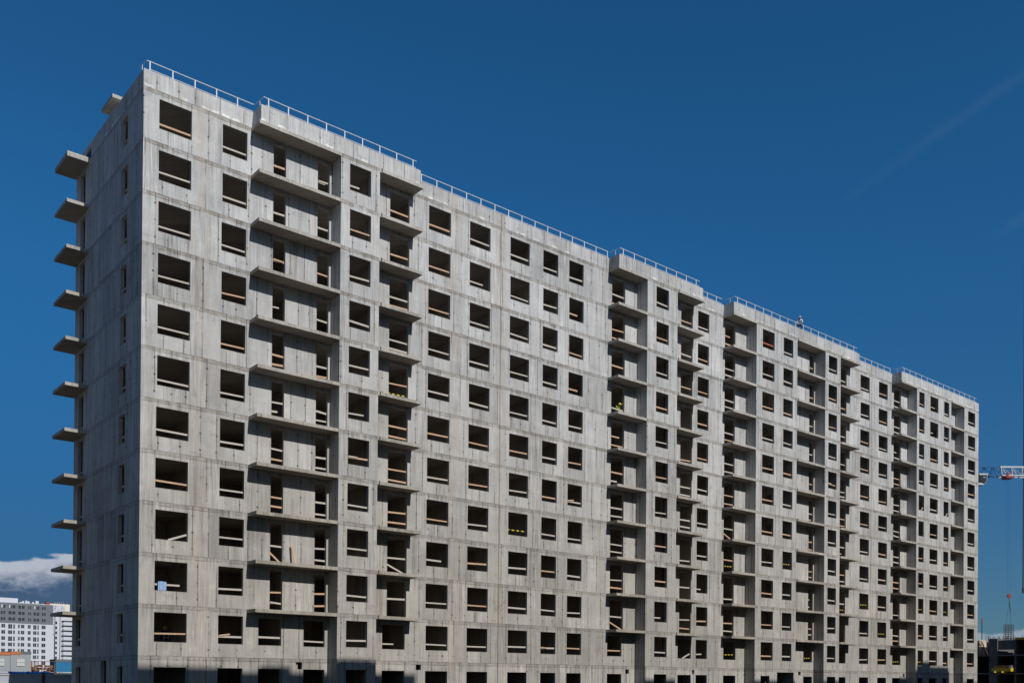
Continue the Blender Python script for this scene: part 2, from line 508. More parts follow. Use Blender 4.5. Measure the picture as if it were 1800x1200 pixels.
# windows: (plane y, x0, x1)
WIN = [(0, .83, 2.68), (0, 4.43, 5.96), (D, 12.1, 13.64), (0, 18.72, 20.57), (0, 22.16, 24.01), (0, 25.79, 27.64), (0, 28.92, 30.45), (0, 31.53, 33.07), (D, 40.07, 41.61), (0, 46.55, 48.08), (D, 54.22, 56.06), (D, 57.41, 58.95), (D, 64.83, 66.36), (0, 72.43, 74.25), (0, 76.01, 77.84), (D, 82.43, 83.65), (D, 84.91, 86.75), (D, 88.06, 89.27), (D, 93.87, 95.70)]
# balcony doors on the y=0 plane, with the wider windows that replace them on the first floor
DOOR = [(7.57, 8.42, 6.88, 8.38), (10.48, 11.33, 9.8, 11.27), (15.68, 17.22, 15.35, 17.12), (36.1, 37.63, 35.85, 37.5), (44.36, 45.9, 44.2, 45.95), (50.21, 51.74, 50.28, 52.05), (63.23, 64.08, 62.5, 64.0), (68.3, 69.84, 68.2, 69.95), (79.07, 80.6, 79.04, 80.8), (90.25, 91.1, 90.2, 91.7)]
SEG0 = [(0, 11.5), (14.25, 39.05), (42.65, 53.35), (59.6, 64.29), (66.94, 82.01), (89.76, 92.98)]
SEG1 = [(11.5, 14.25), (39.05, 42.65), (53.35, 59.6), (64.29, 66.94), (82.01, 89.76), (92.98, L)]
BALC = [(6.18, 11.5, 'l'), (14.25, 17.5, 'r'), (35.72, 39.05, 'l'), (42.65, 46.03, 'r'), (50.0, 53.35, 'l'), (59.6, 64.29, 'm'), (66.94, 70.5, 'r'), (78.65, 82.01, 'l'), (89.76, 92.98, 'm')]

rng = random.Random(3)
openings = []          # (plane, x0, x1, z0, z1, type, k, idx)
for i, (pl, a, b) in enumerate(WIN):
    for k in range(-1, 11):
        if k == -1:
            if i == 10: aa, bb = a, 55.6
            elif i == 11: aa, bb = 56.7, 59.35
            else: aa, bb = a, b
            openings.append((pl, aa, bb, Z0 - 2.3, Z0 - .59 if i != 11 else Z0 - .25, 'w', k, i))
        else:
            j = rng.uniform(-.02, .02)
            openings.append((pl, a + j, b + j, Z0 + k * H + .75, Z0 + k * H + 2.41 + rng.uniform(-.012, .012), 'w', k, i))
for i, (a, b, c, d) in enumerate(DOOR):
    for k in range(-1, 11):
        if k == -1: openings.append((0, c, d, Z0 - 2.3, Z0 - .6, 'w', k, 100 + i))
        elif k == 0: openings.append((0, c, d, Z0 + .74, Z0 + 2.36, 'w', k, 100 + i))
        else: openings.append((0, a, b, Z0 + k * H + .02, Z0 + k * H + 2.41, 'd', k, 100 + i))
# side (end wall) openings, on x = 0 running along y
side_open = []
for k in range(0, 11):
    side_open.append((2.5, 3.55, Z0 + k * H + .75, Z0 + k * H + 2.41, 'w', k))
    if k > 0: side_open.append((10.45, 11.5, Z0 + k * H + .02, Z0 + k * H + 2.41, 'd', k))
side_open.append((10.55, 11.6, Z0 + .72, Z0 + 2.41, 'w', 0))
side_open.append((5.37, 6.44, 0.1, Z0 - .2, 'd', -1))
side_open.append((2.5, 3.5, 1.1, Z0 - .55, 'w', -1))
side_open.append((10.45, 11.5, 1.1, Z0 - .55, 'w', -1))
vents = [(9.33, 9.75, Z0 - .62, Z0 - .19), (18.0, 18.41, Z0 - .55, Z0 - .19), (37.95, 38.35, Z0 - .6, Z0 - .25), (46.08, 46.4, Z0 - .55, Z0 - .2), (61.7, 62.1, Z0 - .5, Z0 - .15), (81.35, 81.7, Z0 - .48, Z0 - .18)]

ZT = Z0 + TOP
for (a, b) in SEG0:
    mb = MB()
    holes = [(o[1], o[2], o[3], o[4]) for o in openings if o[0] == 0 and a - .01 < (o[1] + o[2]) / 2 < b] + [v for v in vents if a < v[0] < b]
    ztop = ZT
    grid_wall(mb, 'x', 0, WT, a + (WT if a == 0 else 0), b, 0, ztop, holes)
    mb.build('facade_wall', M['wall'], bld)
for (a, b) in SEG1:
    mb = MB()
    holes = [(o[1], o[2], o[3], o[4]) for o in openings if o[0] == D and a < (o[1] + o[2]) / 2 < b]
    grid_wall(mb, 'x', D, WT, a, b, 0, ZT, holes)
    mb.box(a, a + WT, D + WT, -.001, 0, ZT)
    e = BACK if b == L else -.001
    mb.box(b - WT, b, D + WT, e, 0, ZT)
    mb.build('projecting_wall', M['wall'], bld)
mb = MB()
grid_wall(mb, 'y', 0, WT, 0, BACK, 0, ZT, [o[:4] for o in side_open])
mb.build('end_wall', M['end'], bld)
mb = MB()
grid_wall(mb, 'x', BACK - WT, WT, WT, L - WT, 0, ZT, [(x, x + 1.8, Z0 + k * H + .75, Z0 + k * H + 2.41) for k in range(-1, 11) for x in [7.3 + 5.3 * i for i in range(17)]])
mb.build('rear_wall', M['wall'], bld)

# floors, cross walls, corridor walls
for k in range(0, 12):
    z = Z0 + k * H
    mb = MB()
    mb.box(WT + .002, L - WT - .002, WT + .002, BACK - WT - .002, z - .2, z)
    for a, b in SEG1:
        mb.box(a + WT + .002, b - WT - .002, D + WT + .002, WT - .002, z - .2, z - .002)
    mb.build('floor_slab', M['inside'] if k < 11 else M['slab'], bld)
mb = MB()
CROSS = [3.5, 9.4, 14.1, 17.9, 21.3, 24.8, 28.2, 31.0, 34.4, 38.9, 42.5, 46.2, 49.6, 53.4, 56.7, 59.6, 64.3, 66.9, 70.8, 74.6, 78.3, 81.9, 84.2, 87.4, 90.0, 93.0]
for c in CROSS:
    mb.box(c, c + .16, WT + .004, BACK - WT - .004, 0.01, ZT - .21)
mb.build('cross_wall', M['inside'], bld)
mb = MB()
ch = []
pr = [WT] + CROSS + [L - WT]
for i in range(1, len(pr) - 1):
    c = pr[i] + .5
    for k in range(-1, 11):
        ch.append((c, c + .95, (Z0 + k * H + .01) if k >= 0 else .05, Z0 + k * H + 2.1))
for y in (5.6,):
    segs = [(pr[i] + (.165 if i else .002), pr[i + 1] - .003) for i in range(len(pr) - 1)]
    for a, b in segs:
        grid_wall(mb, 'x', y, .14, a, b, 0.01, ZT - .21, [h for h in ch if a < h[0] < b])
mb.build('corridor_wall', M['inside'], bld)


def rank_build(items, name, limit, parent_of=None):
    """items: (MB, mats, size, childlist). biggest `limit` single parts, rest one stuff part"""
    items = sorted(items, key=lambda q: -q[2])
    made = []
    for mb, mats, sz, kids in items[:limit]:
        made.append((mb.build(name, mats, bld), kids))
    if len(items) > limit:
        rest = MB()
        for mb, mats, sz, kids in items[limit:]:
            rest.add(mb)
        made.append((rest.build(name, items[0][1], bld, 'stuff'), [k for q in items[limit:] for k in q[3]]))
    return made


def dist_size(p, area):
    v = Vector(p) - CAM
    return area / (v.dot(FWD) ** 2)


def lining(axis, p, a, b, c, d):
    """thin smooth cast rim round an opening, a hair proud of the wall"""
    mb = MB()
    t_, o_, i_ = .022, -.004, WT + .004
    B = (lambda u0, u1, z0, z1: mb.box(u0, u1, p + o_, p + i_, z0, z1)) if axis == 'x' else (lambda u0, u1, z0, z1: mb.box(p + o_, p + i_, u0, u1, z0, z1))
    B(a - .004, a + t_, c + t_, d - t_)
    B(b - t_, b + .004, c + t_, d - t_)
    B(a - .004, b + .004, d - t_, d + .004)
    B(a - .004, b + .004, c - .004, c + t_)
    return mb


# guard planks: special cases by (opening index, storey)
TAPE = {(5, 3), (14, 1), (15, 2), (15, 0), (17, 2), (108, 0), (105, 0), (106, 0), (11, 3)}
TAPE2 = {(102, 6), (105, 3), (107, 2), (13, 2)}
DIAG = {(0, 2), (102, 2), (103, 1), (105, 4), (15, 6), (17, 6), (100, 2), (104, 0)}
NONE = {(112, 9), (15, 5), (107, 0)}
RED = {(10, 10)}
PM = [M['wood_new'], M['wood_old'], M['wood_red'], M['tape_y'], M['tape_d']]


def plank(mb, x0, x1, y, z, tilt, mat, h=.10):
    mb.cur = mat
    mb.obox((x0, y, z - h / 2), (x1 - x0, 0, tilt), (0, .035, 0), (0, 0, h))
    mb.cur = 0


def planks_for(o):
    pl, a, b, c, d, ty, k, i = o
    out = []
    r = random.Random(i * 131 + k * 17 + 5)
    if k < 0 or (i, k) in NONE: return out
    y = pl + WT - .045
    a2, b2 = a + .025, b - .025
    fresh = 0 if r.random() < (.15 if i < 3 else (.5 if k > 5 else (.4 if k > 3 or i >= 100 else .25))) else 1
    zs = [c + r.uniform(.34, .52)] if ty == 'w' else ([c + 1.14 + r.uniform(-.07, .06), c + .52 + r.uniform(-.10, .10)] if (k < 7 or i > 101) else [c + 1.16 + r.uniform(-.06, .05)])
    if (i, k) in DIAG:
        mb = MB(); mb.cur = fresh
        if ty == 'w':
            mb.beam((a2 + .75, y - .02, c + .04), (b2 - .03, y - .02, c + .42), .04, .11)
        else:
            mb.beam((a2 + .02, y - .05, c + .62), (b2 - .1, y - .05, c + .06), .035, .10)
            mb2 = MB(); plank(mb2, a2, b2, y, c + 1.05, r.uniform(-.03, .03), 1); out.append(mb2)
        out.append(mb)
        return out
    for n_, z in enumerate(zs):
        mb = MB()
        if (i, k) in TAPE and n_ == 0 or (i, k) in TAPE2 and n_ == len(zs) - 1:
            n = 8
            for q in range(n):
                w = (b2 - a2) / n
                mb.cur = 3 if q % 2 == 0 else 4
                mb.obox((a2 + q * w, y, z - .035 - .008 * math.sin(q * .8)), (w, 0, 0), (0, .012, 0), (0, 0, .075))
        elif ty == 'd' and r.random() < .06:
            continue
        else:
            xm = b2
            if r.random() < .07: xm = a2 + (b2 - a2) * r.uniform(.5, .8)
            plank(mb, a2, xm, y, z, r.gauss(0, .022), 2 if (i, k) in RED else (fresh if r.random() < .8 else 1 - fresh), r.uniform(.085, .12))
            if r.random() < .05:
                plank(mb, a2 + .1, a2 + .75, y - .04, z + .05, r.uniform(-.1, .1), 1 - fresh, .09)
        out.append(mb)
    return out


wi, di = [], []
for o in openings:
    pl, a, b, c, d, ty, k, i = o
    sz = dist_size(((a + b) / 2, pl, (c + d) / 2), (b - a) * (d - c) * (1 if k >= 0 else .1))
    if i >= 100 and i in (109,): sz = 0
    (wi if ty == 'w' else di).append((lining('x', pl, a, b, c, d), M['reveal'], sz, [(m_, sz) for m_ in planks_for(o)]))
for (a, b, c, d, ty, k) in side_open:
    kids = []
    if k >= 0:
        mb = MB(); mb.cur = 1
        mb.box(WT - .045, WT - .01, a + .025, b - .025, c + .40, c + .50)
        kids = [(mb, 0.00001)]
    (wi if ty == 'w' else di).append((lining('y', 0, a, b, c, d), M['reveal'], dist_size((0, (a + b) / 2, (c + d) / 2), .25), kids))
made = rank_build(wi, 'window_opening', 100) + rank_build(di, 'door_opening', 100)
pk = []
for obj, kids in made:
    for mb, sz in kids: pk.append((sz, obj, mb))
pk.sort(key=lambda q: -q[0])
rest = MB()
cnt = 0
for sz, obj, mb in pk:
    if cnt < 100 and obj.get('kind') != 'stuff':
        mb.build('guard_plank', PM, obj); cnt += 1
    else:
        rest.add(mb)
rest.build('guard_plank', PM, bld, 'stuff')

# balcony slabs
bs = []
for k in range(1, 12):
    z = Z0 + k * H
    for (a, b, ty) in BALC:
        mb = MB()
        F_ = -1.14
        t_ = .2
        r = random.Random(int(a * 10) + k)
        if ty == 'l': pts = [(a, 0), (a, F_), (b - .02, F_), (b - .02, D - .0), (b, D), (b, 0)]
        elif ty == 'r': pts = [(a, 0), (a, D), (a + .16, D), (a + .16, F_), (b, F_), (b, 0)]
        else: pts = [(a, 0), (a, D), (a + .16, D), (a + .16, F_), (b - .02, F_), (b - .02, D), (b, D), (b, 0)]
        # short steps in the front edge so it is not a perfect line
        out = []
        for p_, q_ in zip(pts, pts[1:] + pts[:1]):
            out.append(p_)
            if p_[1] == F_ and q_[1] == F_:
                n = max(3, int((q_[0] - p_[0]) / .45))
                for j in range(1, n):
                    out.append((p_[0] + (q_[0] - p_[0]) * j / n, F_ + r.uniform(-.010, .010)))
        mb.prism(out, z - t_, z)
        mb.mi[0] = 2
        if ty != 'l':
            mb.cur = 1
            mb.box(a + .12, a + .15, D - .05, D - .02, z - .14, z + .06)
            mb.cur = 0
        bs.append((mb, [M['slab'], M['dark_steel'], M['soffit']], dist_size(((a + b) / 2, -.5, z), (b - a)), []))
    mb = MB()
    mb.box(-1.27, -.001, 9.75, 12.5, z - .2, z)
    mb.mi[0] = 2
    if k == 11:
        mb.box(-1.27, -.02, 9.75, 9.83, z + .002, z + .10)
        mb.box(-1.27, -1.19, 9.832, 12.5, z + .002, z + .10)
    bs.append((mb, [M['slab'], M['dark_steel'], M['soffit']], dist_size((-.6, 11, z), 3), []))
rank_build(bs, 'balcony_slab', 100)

# parapets
P0P = [(0, 6.28), (17.34, 35.8), (45.88, 50.05), (70.36, 78.7)]
P1P = [(6.28, 17.34), (35.8, 45.88), (50.05, 70.36), (78.7, L)]
zp0, zp1 = ZT + .001, ZT + PAR
for a, b in P0P:
    MB().box(a, b, 0, WT - .02, zp0, zp1).build('parapet', M['wall'], bld)
for a, b in P1P:
    mb = MB()
    mb.box(a, b, D, D + .18, zp0, zp1)
    mb.box(a, a + .18, D + .181, .18, zp0, zp1)
    mb.box(b - .18, b, D + .181, .18 if b != L else BACK, zp0, zp1)
    mb.build('parapet', M['wall'], bld)
mb = MB()
grid_wall(mb, 'y', 0, .18, .182, BACK, zp0, zp1, [(9.3, 10.4, zp0 + .0, ZT + .62)])
mb.build('parapet', M['wall'], bld)
mb = MB(); mb.box(.182, L - .182, BACK - .18, BACK, zp0, zp1)
mb.build('parapet', M['wall'], bld)
mb = MB(); mb.box(.02, .16, 9.32, 10.38, zp0 + .003, ZT + .5); mb.build('parapet_gap_dark', M['black'], bld)  # black box paints the darkness inside the parapet opening
# roof stair head with overhanging slab
rh = MB().box(1.0, 7.0, 6.95, 8.6, ZT + .003, ZT + 2.6).build('stair_head', M['wall'], bld)
MB().box(.40, 7.5, 6.64, 8.75, ZT + 2.6, ZT + 2.8).build('roof', M['slab'], rh)

# roof railings
def railing(x0, x1, y, first, side=None):
    """x0..x1 handrail, posts every 1.25 m from `first`"""
    mb = MB()
    zb = ZT + PAR
    mb.tube((x0, y, zb + .52), (x1, y, zb + .52), .026, 6)
    mb.tube((x0 + .15, y, zb + .10), (x1 - .05, y, zb + .10), .020, 6)
    if side:
        mb.tube((x0, y, zb + .52), (x0 - .05, side, zb + .52), .018, 6)
        mb.tube((x0 + .15, y, zb + .10), (x0 + .1, side, zb + .10), .012, 6)
    r = mb.build('roof_railing', M['galv'], bld)
    x = first
    while x < x1 - .02:
        p = MB()
        p.box(x - .03, x + .03, y - .03, y + .03, zb + .001, zb + .5)
        p.box(x - .05, x + .05, y - .04, y + .04, zb + .001, zb + .012)
        p.build('post', M['galv'], r)
        x += 1.25
    if side:
        MB().box(x0 - .02, x0 + .02, (y + side) / 2 - .02, (y + side) / 2 + .02, zb + .001, zb + .5).build('post', M['galv'], r)

railing(.2, 6.35, .09, .35)
railing(6.47, 17.03, D + .09, 6.76, .05)
railing(17.5, 35.7, .09, 18.15)
railing(35.98, 45.5, D + .09, 36.3, .05)
railing(46.0, 49.9, .09, 46.6)
railing(50.3, 70.0, D + .09, 50.65, .05)
railing(70.5, 78.55, .09, 70.9)
railing(78.95, 96.1, D + .09, 79.3, .05)
mb = MB(); zb = ZT + PAR
mb.tube((.2, .09, zb + .52), (.09, 1.0, zb + .52), .018, 6)
mb.tube((.12, .6, zb), (.12, .6, zb + .5), .018, 6)
mb.build('roof_railing', M['galv'], bld)


# ================================================================ site clutter on the facade
def dz(k): return Z0 + k * H

mb = MB()
mb.obox((8.95, -.52, dz(2) + .005), (.13, .02, 0), (0, .04, 0), (-.12, .35, 1.15))
tag(mb.build('wooden_board', M['wood_new']), 'short wooden board leaning upright on a low balcony near the left corner', 'board')
mb = MB()
for j in range(5):
    mb.obox((1.05 + j * .09, .03 - .012 * (j % 2), dz(1) + .79), (.092, .012 * (1 - 2 * (j % 2)), 0), (0, .006, 0), (0.005 * j, 0, .48 + .015 * math.sin(j)))
tag(mb.build('plastic_sheet', M['sheet_blue']), 'pale blue sheet hung over the plank of a low window by the left corner', 'sheet')


def smooth_person(name, label, joints, edges, radii, clothes, loc, rot=0.0):
    """one continuous skinned body; clothing as fitted children"""
    me = bpy.data.meshes.new(name)
    me.from_pydata([Vector(j) for j in joints], edges, [])
    tmp = bpy.data.objects.new(name, me)
    COL.objects.link(tmp)
    md = tmp.modifiers.new('s', 'SKIN')
    for v, r in zip(me.skin_vertices[0].data, radii):
        v.radius = (r, r)
    me.skin_vertices[0].data[0].use_root = True
    tmp.modifiers.new('d', 'SUBSURF').levels = 2
    tmp.modifiers['d'].render_levels = 2
    dg = bpy.context.evaluated_depsgraph_get()
    m2 = bpy.data.meshes.new_from_object(tmp.evaluated_get(dg))
    bpy.data.objects.remove(tmp)
    for m_ in (M['skin'], M[clothes[0]], M[clothes[1]], M['black']): m2.materials.append(m_)
    for p in m2.polygons:
        p.material_index = clothes[2](p.center)
        p.use_smooth = True
    o = bpy.data.objects.new(name, m2)
    COL.objects.link(o)
    o.location = loc
    o.rotation_euler = (0, 0, rot)
    tag(o, label, 'person')
    return o


def helmet(parent, c, mat, r=.125):
    mb = MB()
    n, rings = 12, 4
    prev = None
    for i in range(rings + 1):
        ph = (math.pi / 2) * i / rings
        rr, zz = r * math.cos(ph), r * .95 * math.sin(ph)
        cur = [(c[0] + rr * math.cos(2 * math.pi * j / n), c[1] + 1.12 * rr * math.sin(2 * math.pi * j / n), c[2] + zz) for j in range(n)]
        if prev:
            for j in range(n):
                k = (j + 1) % n
                mb.quad(prev[j], prev[k], cur[k], cur[j])
        prev = cur
    mb.tube((c[0], c[1] - .02, c[2] - .012), (c[0], c[1] - .02, c[2] + .012), r * 1.2, 12)
    o = mb.build('hard_hat', M[mat], parent)
    return o


def head_bits(parent, c, s=-1):
    """nose, ears and eyes on a head centred at c facing -y (s=-1) or +y"""
    mb = MB()
    mb.tube((c[0], c[1] + s * .10, c[2] + .02), (c[0], c[1] + s * .135, c[2] - .015), .010, 6, .017)
    for q in (-1, 1):
        mb.tube((c[0] + q * .085, c[1], c[2]), (c[0] + q * .105, c[1] - s * .01, c[2] + .005), .03, 6, .022)
    mb.tube((c[0] - .025, c[1] + s * .108, c[2] - .05), (c[0] + .025, c[1] + s * .108, c[2] - .05), .008, 6)
    mb.cur = 1
    for q in (-1, 1):
        mb.tube((c[0] + q * .035, c[1] + s * .095, c[2] + .025), (c[0] + q * .035, c[1] + s * .112, c[2] + .025), .011, 6)
    mb.build('face', [M['skin'], M['black']], parent)


def hand(parent, wrist, d, mat='skin'):
    """palm with four fingers and a thumb"""
    d = Vector(d).normalized()
    a = d.cross(Vector((0, 0, 1)))
    if a.length < .1: a = Vector((1, 0, 0))
    a.normalize()
    w = Vector(wrist)
    nrm = a.cross(d)
    mb = MB()
    mb.obox(w - a * .04 - nrm * .013, a * .08, d * .09, nrm * .026)
    for i, ln in enumerate((.065, .078, .072, .055)):
        p = w + d * .088 + a * (-.03 + .02 * i)
        q = p + d * ln * .55 - nrm * .008
        mb.tube(p, q, .009, 6, .0085)
        mb.tube(q, q + (d * .8 - nrm * .6) * ln * .5, .0085, 6, .007)
    p = w + d * .02 - a * .035
    mb.tube(p, p + (d * .7 - a * .7) * .045, .011, 6, .009)
    q = p + (d * .7 - a * .7) * .045
    mb.tube(q, q + d * .03, .009, 6, .008)
    return mb.build('hand', M[mat], parent)


# joint order: pelvis, waist, chest, neck, head, headtop, L shoulder, L elbow, L wrist, R..., L hip, knee, ankle, toe, R hip...
E_ = [(0, 1), (1, 2), (2, 3), (3, 4), (4, 5), (2, 6), (6, 7), (7, 8), (2, 9), (9, 10), (10, 11), (0, 12), (12, 13), (13, 14), (14, 15), (0, 16), (16, 17), (17, 18), (18, 19)]
R_ = [.15, .14, .16, .06, .10, .085, .075, .055, .04, .075, .055, .04, .095, .07, .05, .045, .095, .07, .05, .045]
stand = [(0, 0, .95), (0, 0, 1.12), (0, .01, 1.36), (0, .01, 1.52), (0, -.01, 1.63), (0, -.01, 1.70), (-.19, .01, 1.42), (-.25, .02, 1.14), (-.22, -.12, .93), (.19, .01, 1.42), (.25, .02, 1.14), (.22, -.12, .93), (-.10, 0, .88), (-.11, -.02, .50), (-.11, .02, .09), (-.12, -.15, .05), (.10, 0, .88), (.12, -.02, .50), (.12, .02, .09), (.13, -.15, .05)]
bend = [(0, .05, .62), (0, -.04, .76), (0, -.20, .92), (0, -.30, 1.02), (0, -.38, 1.06), (0, -.42, 1.11), (-.19, -.20, .94), (-.24, -.32, .72), (-.16, -.45, .58), (.19, -.20, .94), (.24, -.32, .72), (.16, -.45, .58), (-.11, .04, .56), (-.16, -.28, .42), (-.14, -.08, .09), (-.14, -.24, .05), (.11, .04, .56), (.16, -.28, .42), (.14, -.08, .09), (.14, -.24, .05)]


def cl_full(c):
    return 0 if c[2] > 1.50 else (1 if c[2] > .92 else (3 if c[2] < .11 else 2))

def cl_bend(c):
    return 0 if (c[1] < -.33 and c[2] > .98) else (1 if c[2] > .66 else (3 if c[2] < .11 else 2))

# worker standing inside a first-floor room
p = smooth_person('person', 'worker in navy workwear and yellow helmet inside a low window by the left corner', stand, E_, R_, ('navy', 'navy', cl_full), (2.33, 2.4, dz(0)))
helmet(p, (0, -.01, 1.66), 'helmet_y'); head_bits(p, (0, -.01, 1.62)); hand(p, (-.22, -.12, .92), (0, -.5, -1)); hand(p, (.22, -.12, .92), (0, -.5, -1))
mb = MB()
for q in (-1, 1):
    mb.box(q * .13 - .025, q * .13 + .025, -.165, -.155, .98, 1.40)
mb.box(-.16, .16, -.168, -.158, 1.10, 1.15)
mb.box(-.14, .14, -.168, -.158, .82, .86)
mb.build('reflective_strip', M['reflect'], p)
# worker stooping in a balcony doorway, sixth storey
p = smooth_person('person', 'worker in lime hi-vis jacket stooping behind the planks of a mid-height balcony doorway', bend, E_, R_, ('lime', 'navy', lambda c: 0 if (c[1] < -.33 and c[2] > .98) else (1 if c[2] > .74 and abs(c[0]) < .21 else (3 if c[2] < .11 else 2))), (37.42, .75, dz(7)))
helmet(p, (0, -.42, 1.10), 'helmet_y'); head_bits(p, (0, -.40, 1.05)); hand(p, (-.16, -.46, .57), (0, -.4, -1)); hand(p, (.16, -.46, .57), (0, -.4, -1))
# worker crouching on the roof edge
p = smooth_person('person', 'worker in pale shirt and dark trousers crouching at the railing on the roof edge', bend, E_, R_, ('shirt', 'navy', cl_bend), (60.35, D + .30, ZT + PAR), -.9)
MB().box(60.0, 60.8, D + .19, D + .65, ZT + .003, ZT + PAR - .001).build('roof_plinth', M['slab'], bld)
helmet(p, (0, -.42, 1.10), 'helmet_w'); head_bits(p, (0, -.40, 1.05)); hand(p, (-.16, -.46, .57), (0, -.4, -1)); hand(p, (.16, -.46, .57), (0, -.4, -1))


# ================================================================ surroundings
def at(u, v, dep):
    """world point that lies `dep` metres ahead of the camera on pixel (u, v)"""
    return CAM + (FWD + RGT * ((u - 900) / F) + UP * ((V0 - v) / F)) * dep

RH = Vector((RGT.x, RGT.y, 0)).normalized()       # horizontal direction of far facades
FH = Vector((FWD.x, FWD.y, 0)).normalized()
ZUP = Vector((0, 0, 1))


class Face:
    """a vertical facade plane: `dep` metres ahead at pixel u_ref, running nearly parallel to the long building;
       metres along (s) from u_ref and up (z)"""
    def __init__(s, dep, u_ref=0, azi=86.0):
        s.o = at(u_ref, 1187, dep); s.o.z = 0
        s.uref = u_ref
        a = math.radians(azi)
        s.r = Vector((math.sin(a), math.cos(a), 0))
        s.f = Vector((-math.cos(a), math.sin(a), 0))
    def hit(s, u):
        d = FWD + RGT * ((u - 900) / F)
        # CAM + t d = o + q r   (horizontal)
        w = s.o - CAM
        det = d.x * (-s.r.y) + s.r.x * d.y
        t_ = (w.x * (-s.r.y) + s.r.x * w.y) / det
        q = (d.x * w.y - d.y * w.x) / det
        return t_, q
    def s_(s, u): return s.hit(u)[1]
    def z_(s, v, u=None):
        u = s.uref if u is None else u
        t_ = s.hit(u)[0]
        return max(0.0, (CAM + (FWD + RGT * ((u - 900) / F) + UP * ((V0 - v) / F)) * t_).z)
    def box(s, mb, a, b, z0, z1, front=0.0, back=12.0):
        """front<0 sticks out towards the camera"""
        mb.obox(s.o + s.r * a + s.f * front + ZUP * z0, s.r * (b - a), s.f * (back - front), ZUP * (z1 - z0))
        return mb


# --- grey and white block
f1 = Face(450, 0, 85)
b1 = thing('apartment_block', 'white apartment block with dark grey top storeys, far left behind the site cabins', 'building', None, f1.o)
def fin(mb, name, mats, root):
    for i, v in enumerate(mb.v): mb.v[i] = (v[0] - root.location.x, v[1] - root.location.y, v[2] - root.location.z)
    return mb.build(name, mats, root)
X0, X1 = f1.s_(-60), f1.s_(92)
zr, zg = f1.z_(1059.5, 46), f1.z_(1095.5, 46)
fin(f1.box(MB(), X0, X1, 0, zg, 0, 14), 'wall', M['render_white'], b1)
fin(f1.box(MB(), X0, X1, zg, zr - .3, -.05, 14), 'upper_wall', M['render_grey'], b1)
fin(f1.box(MB(), X0 - .1, X1 + .1, zr - .3, zr, -.15, 14.1), 'roof_edge', M['render_mid'], b1)
fin(f1.box(MB(), f1.s_(92), f1.s_(95), f1.z_(1114, 90), f1.z_(1083, 90), 0, 10), 'corner_strip', M['render_mid'], b1)
fin(f1.box(MB(), f1.s_(92) + .02, f1.s_(94.6), 0, f1.z_(1114.5, 90), .3, 10), 'wall', M['render_white'], b1)
pent = MB()
f1.box(pent, f1.s_(-50), f1.s_(34), zr, f1.z_(1049.5, 20), 3, 9)
fin(pent, 'rooftop_plant_room', M['render_white'], b1)
rf = MB()
for (a, b, h) in ((37, 41, .7), (41.5, 45, 1.2), (47, 50, 1.5), (50.2, 54.5, 1.2), (59, 62.5, 1.0), (65, 70.5, 1.6), (75, 82, .35)):
    f1.box(rf, f1.s_(a), f1.s_(b), zr, zr + h, 3, 5)
fin(rf, 'roof_vent', M['render_white'], b1)
mb = MB(); f1.box(mb, f1.s_(88), f1.s_(94.5), zr + .002, zr + 1.6, 6, 8); fin(mb, 'roof_sign', M['crane_red'], b1)
storey = 10.85
def win_mesh(fc, a, b, z0, z1, open_bright=False):
    mb = MB()
    fc.box(mb, a, b, z0, z1, -.10, -.055)
    mb.cur = 1
    m_ = (a + b) / 2
    fc.box(mb, m_ - .06, m_ + .06, z0, z1, -.14, -.101)
    fc.box(mb, a - .08, b + .08, z1, z1 + .08, -.14, -.055)
    if open_bright:
        mb.cur = 2
        fc.box(mb, a + .15, a + .75, z0 + .1, z1 - .1, -.16, -.141)
    return mb
WMATS = [M['glass'], M['frame_grey'], M['render_white']]
cols_low = [(1.5, 8), (13.5, 20.3, 'b'), (22.3, 25.3, 'b'), (30.7, 33.8), (36, 41.8), (48, 53), (57.5, 63, 'b'), (64.8, 67.3, 'b'), (72.3, 79)]
cols_up = [(0, 8), (13.7, 25.6), (31, 42), (48.3, 53.3), (58, 67.7), (72.5, 79)]
rr_ = random.Random(11)
for r_ in range(3):
    for c_ in cols_up:
        zt = zr - 1.15 - r_ * 2.9 - .0
        fin(win_mesh(f1, f1.s_(c_[0]), f1.s_(c_[1]), zt - 1.55, zt, (r_ == 0 and c_[0] in (0, 58, 13.7))), 'window', WMATS, b1)
for r_ in range(7):
    for c_ in cols_low:
        zt = zg - .55 - r_ * 2.9
        tall = 2.0 if (len(c_) > 2 and r_ % 2 == 0) else 1.6
        fin(win_mesh(f1, f1.s_(c_[0]), f1.s_(c_[1]), zt - tall, zt), 'window', WMATS, b1)

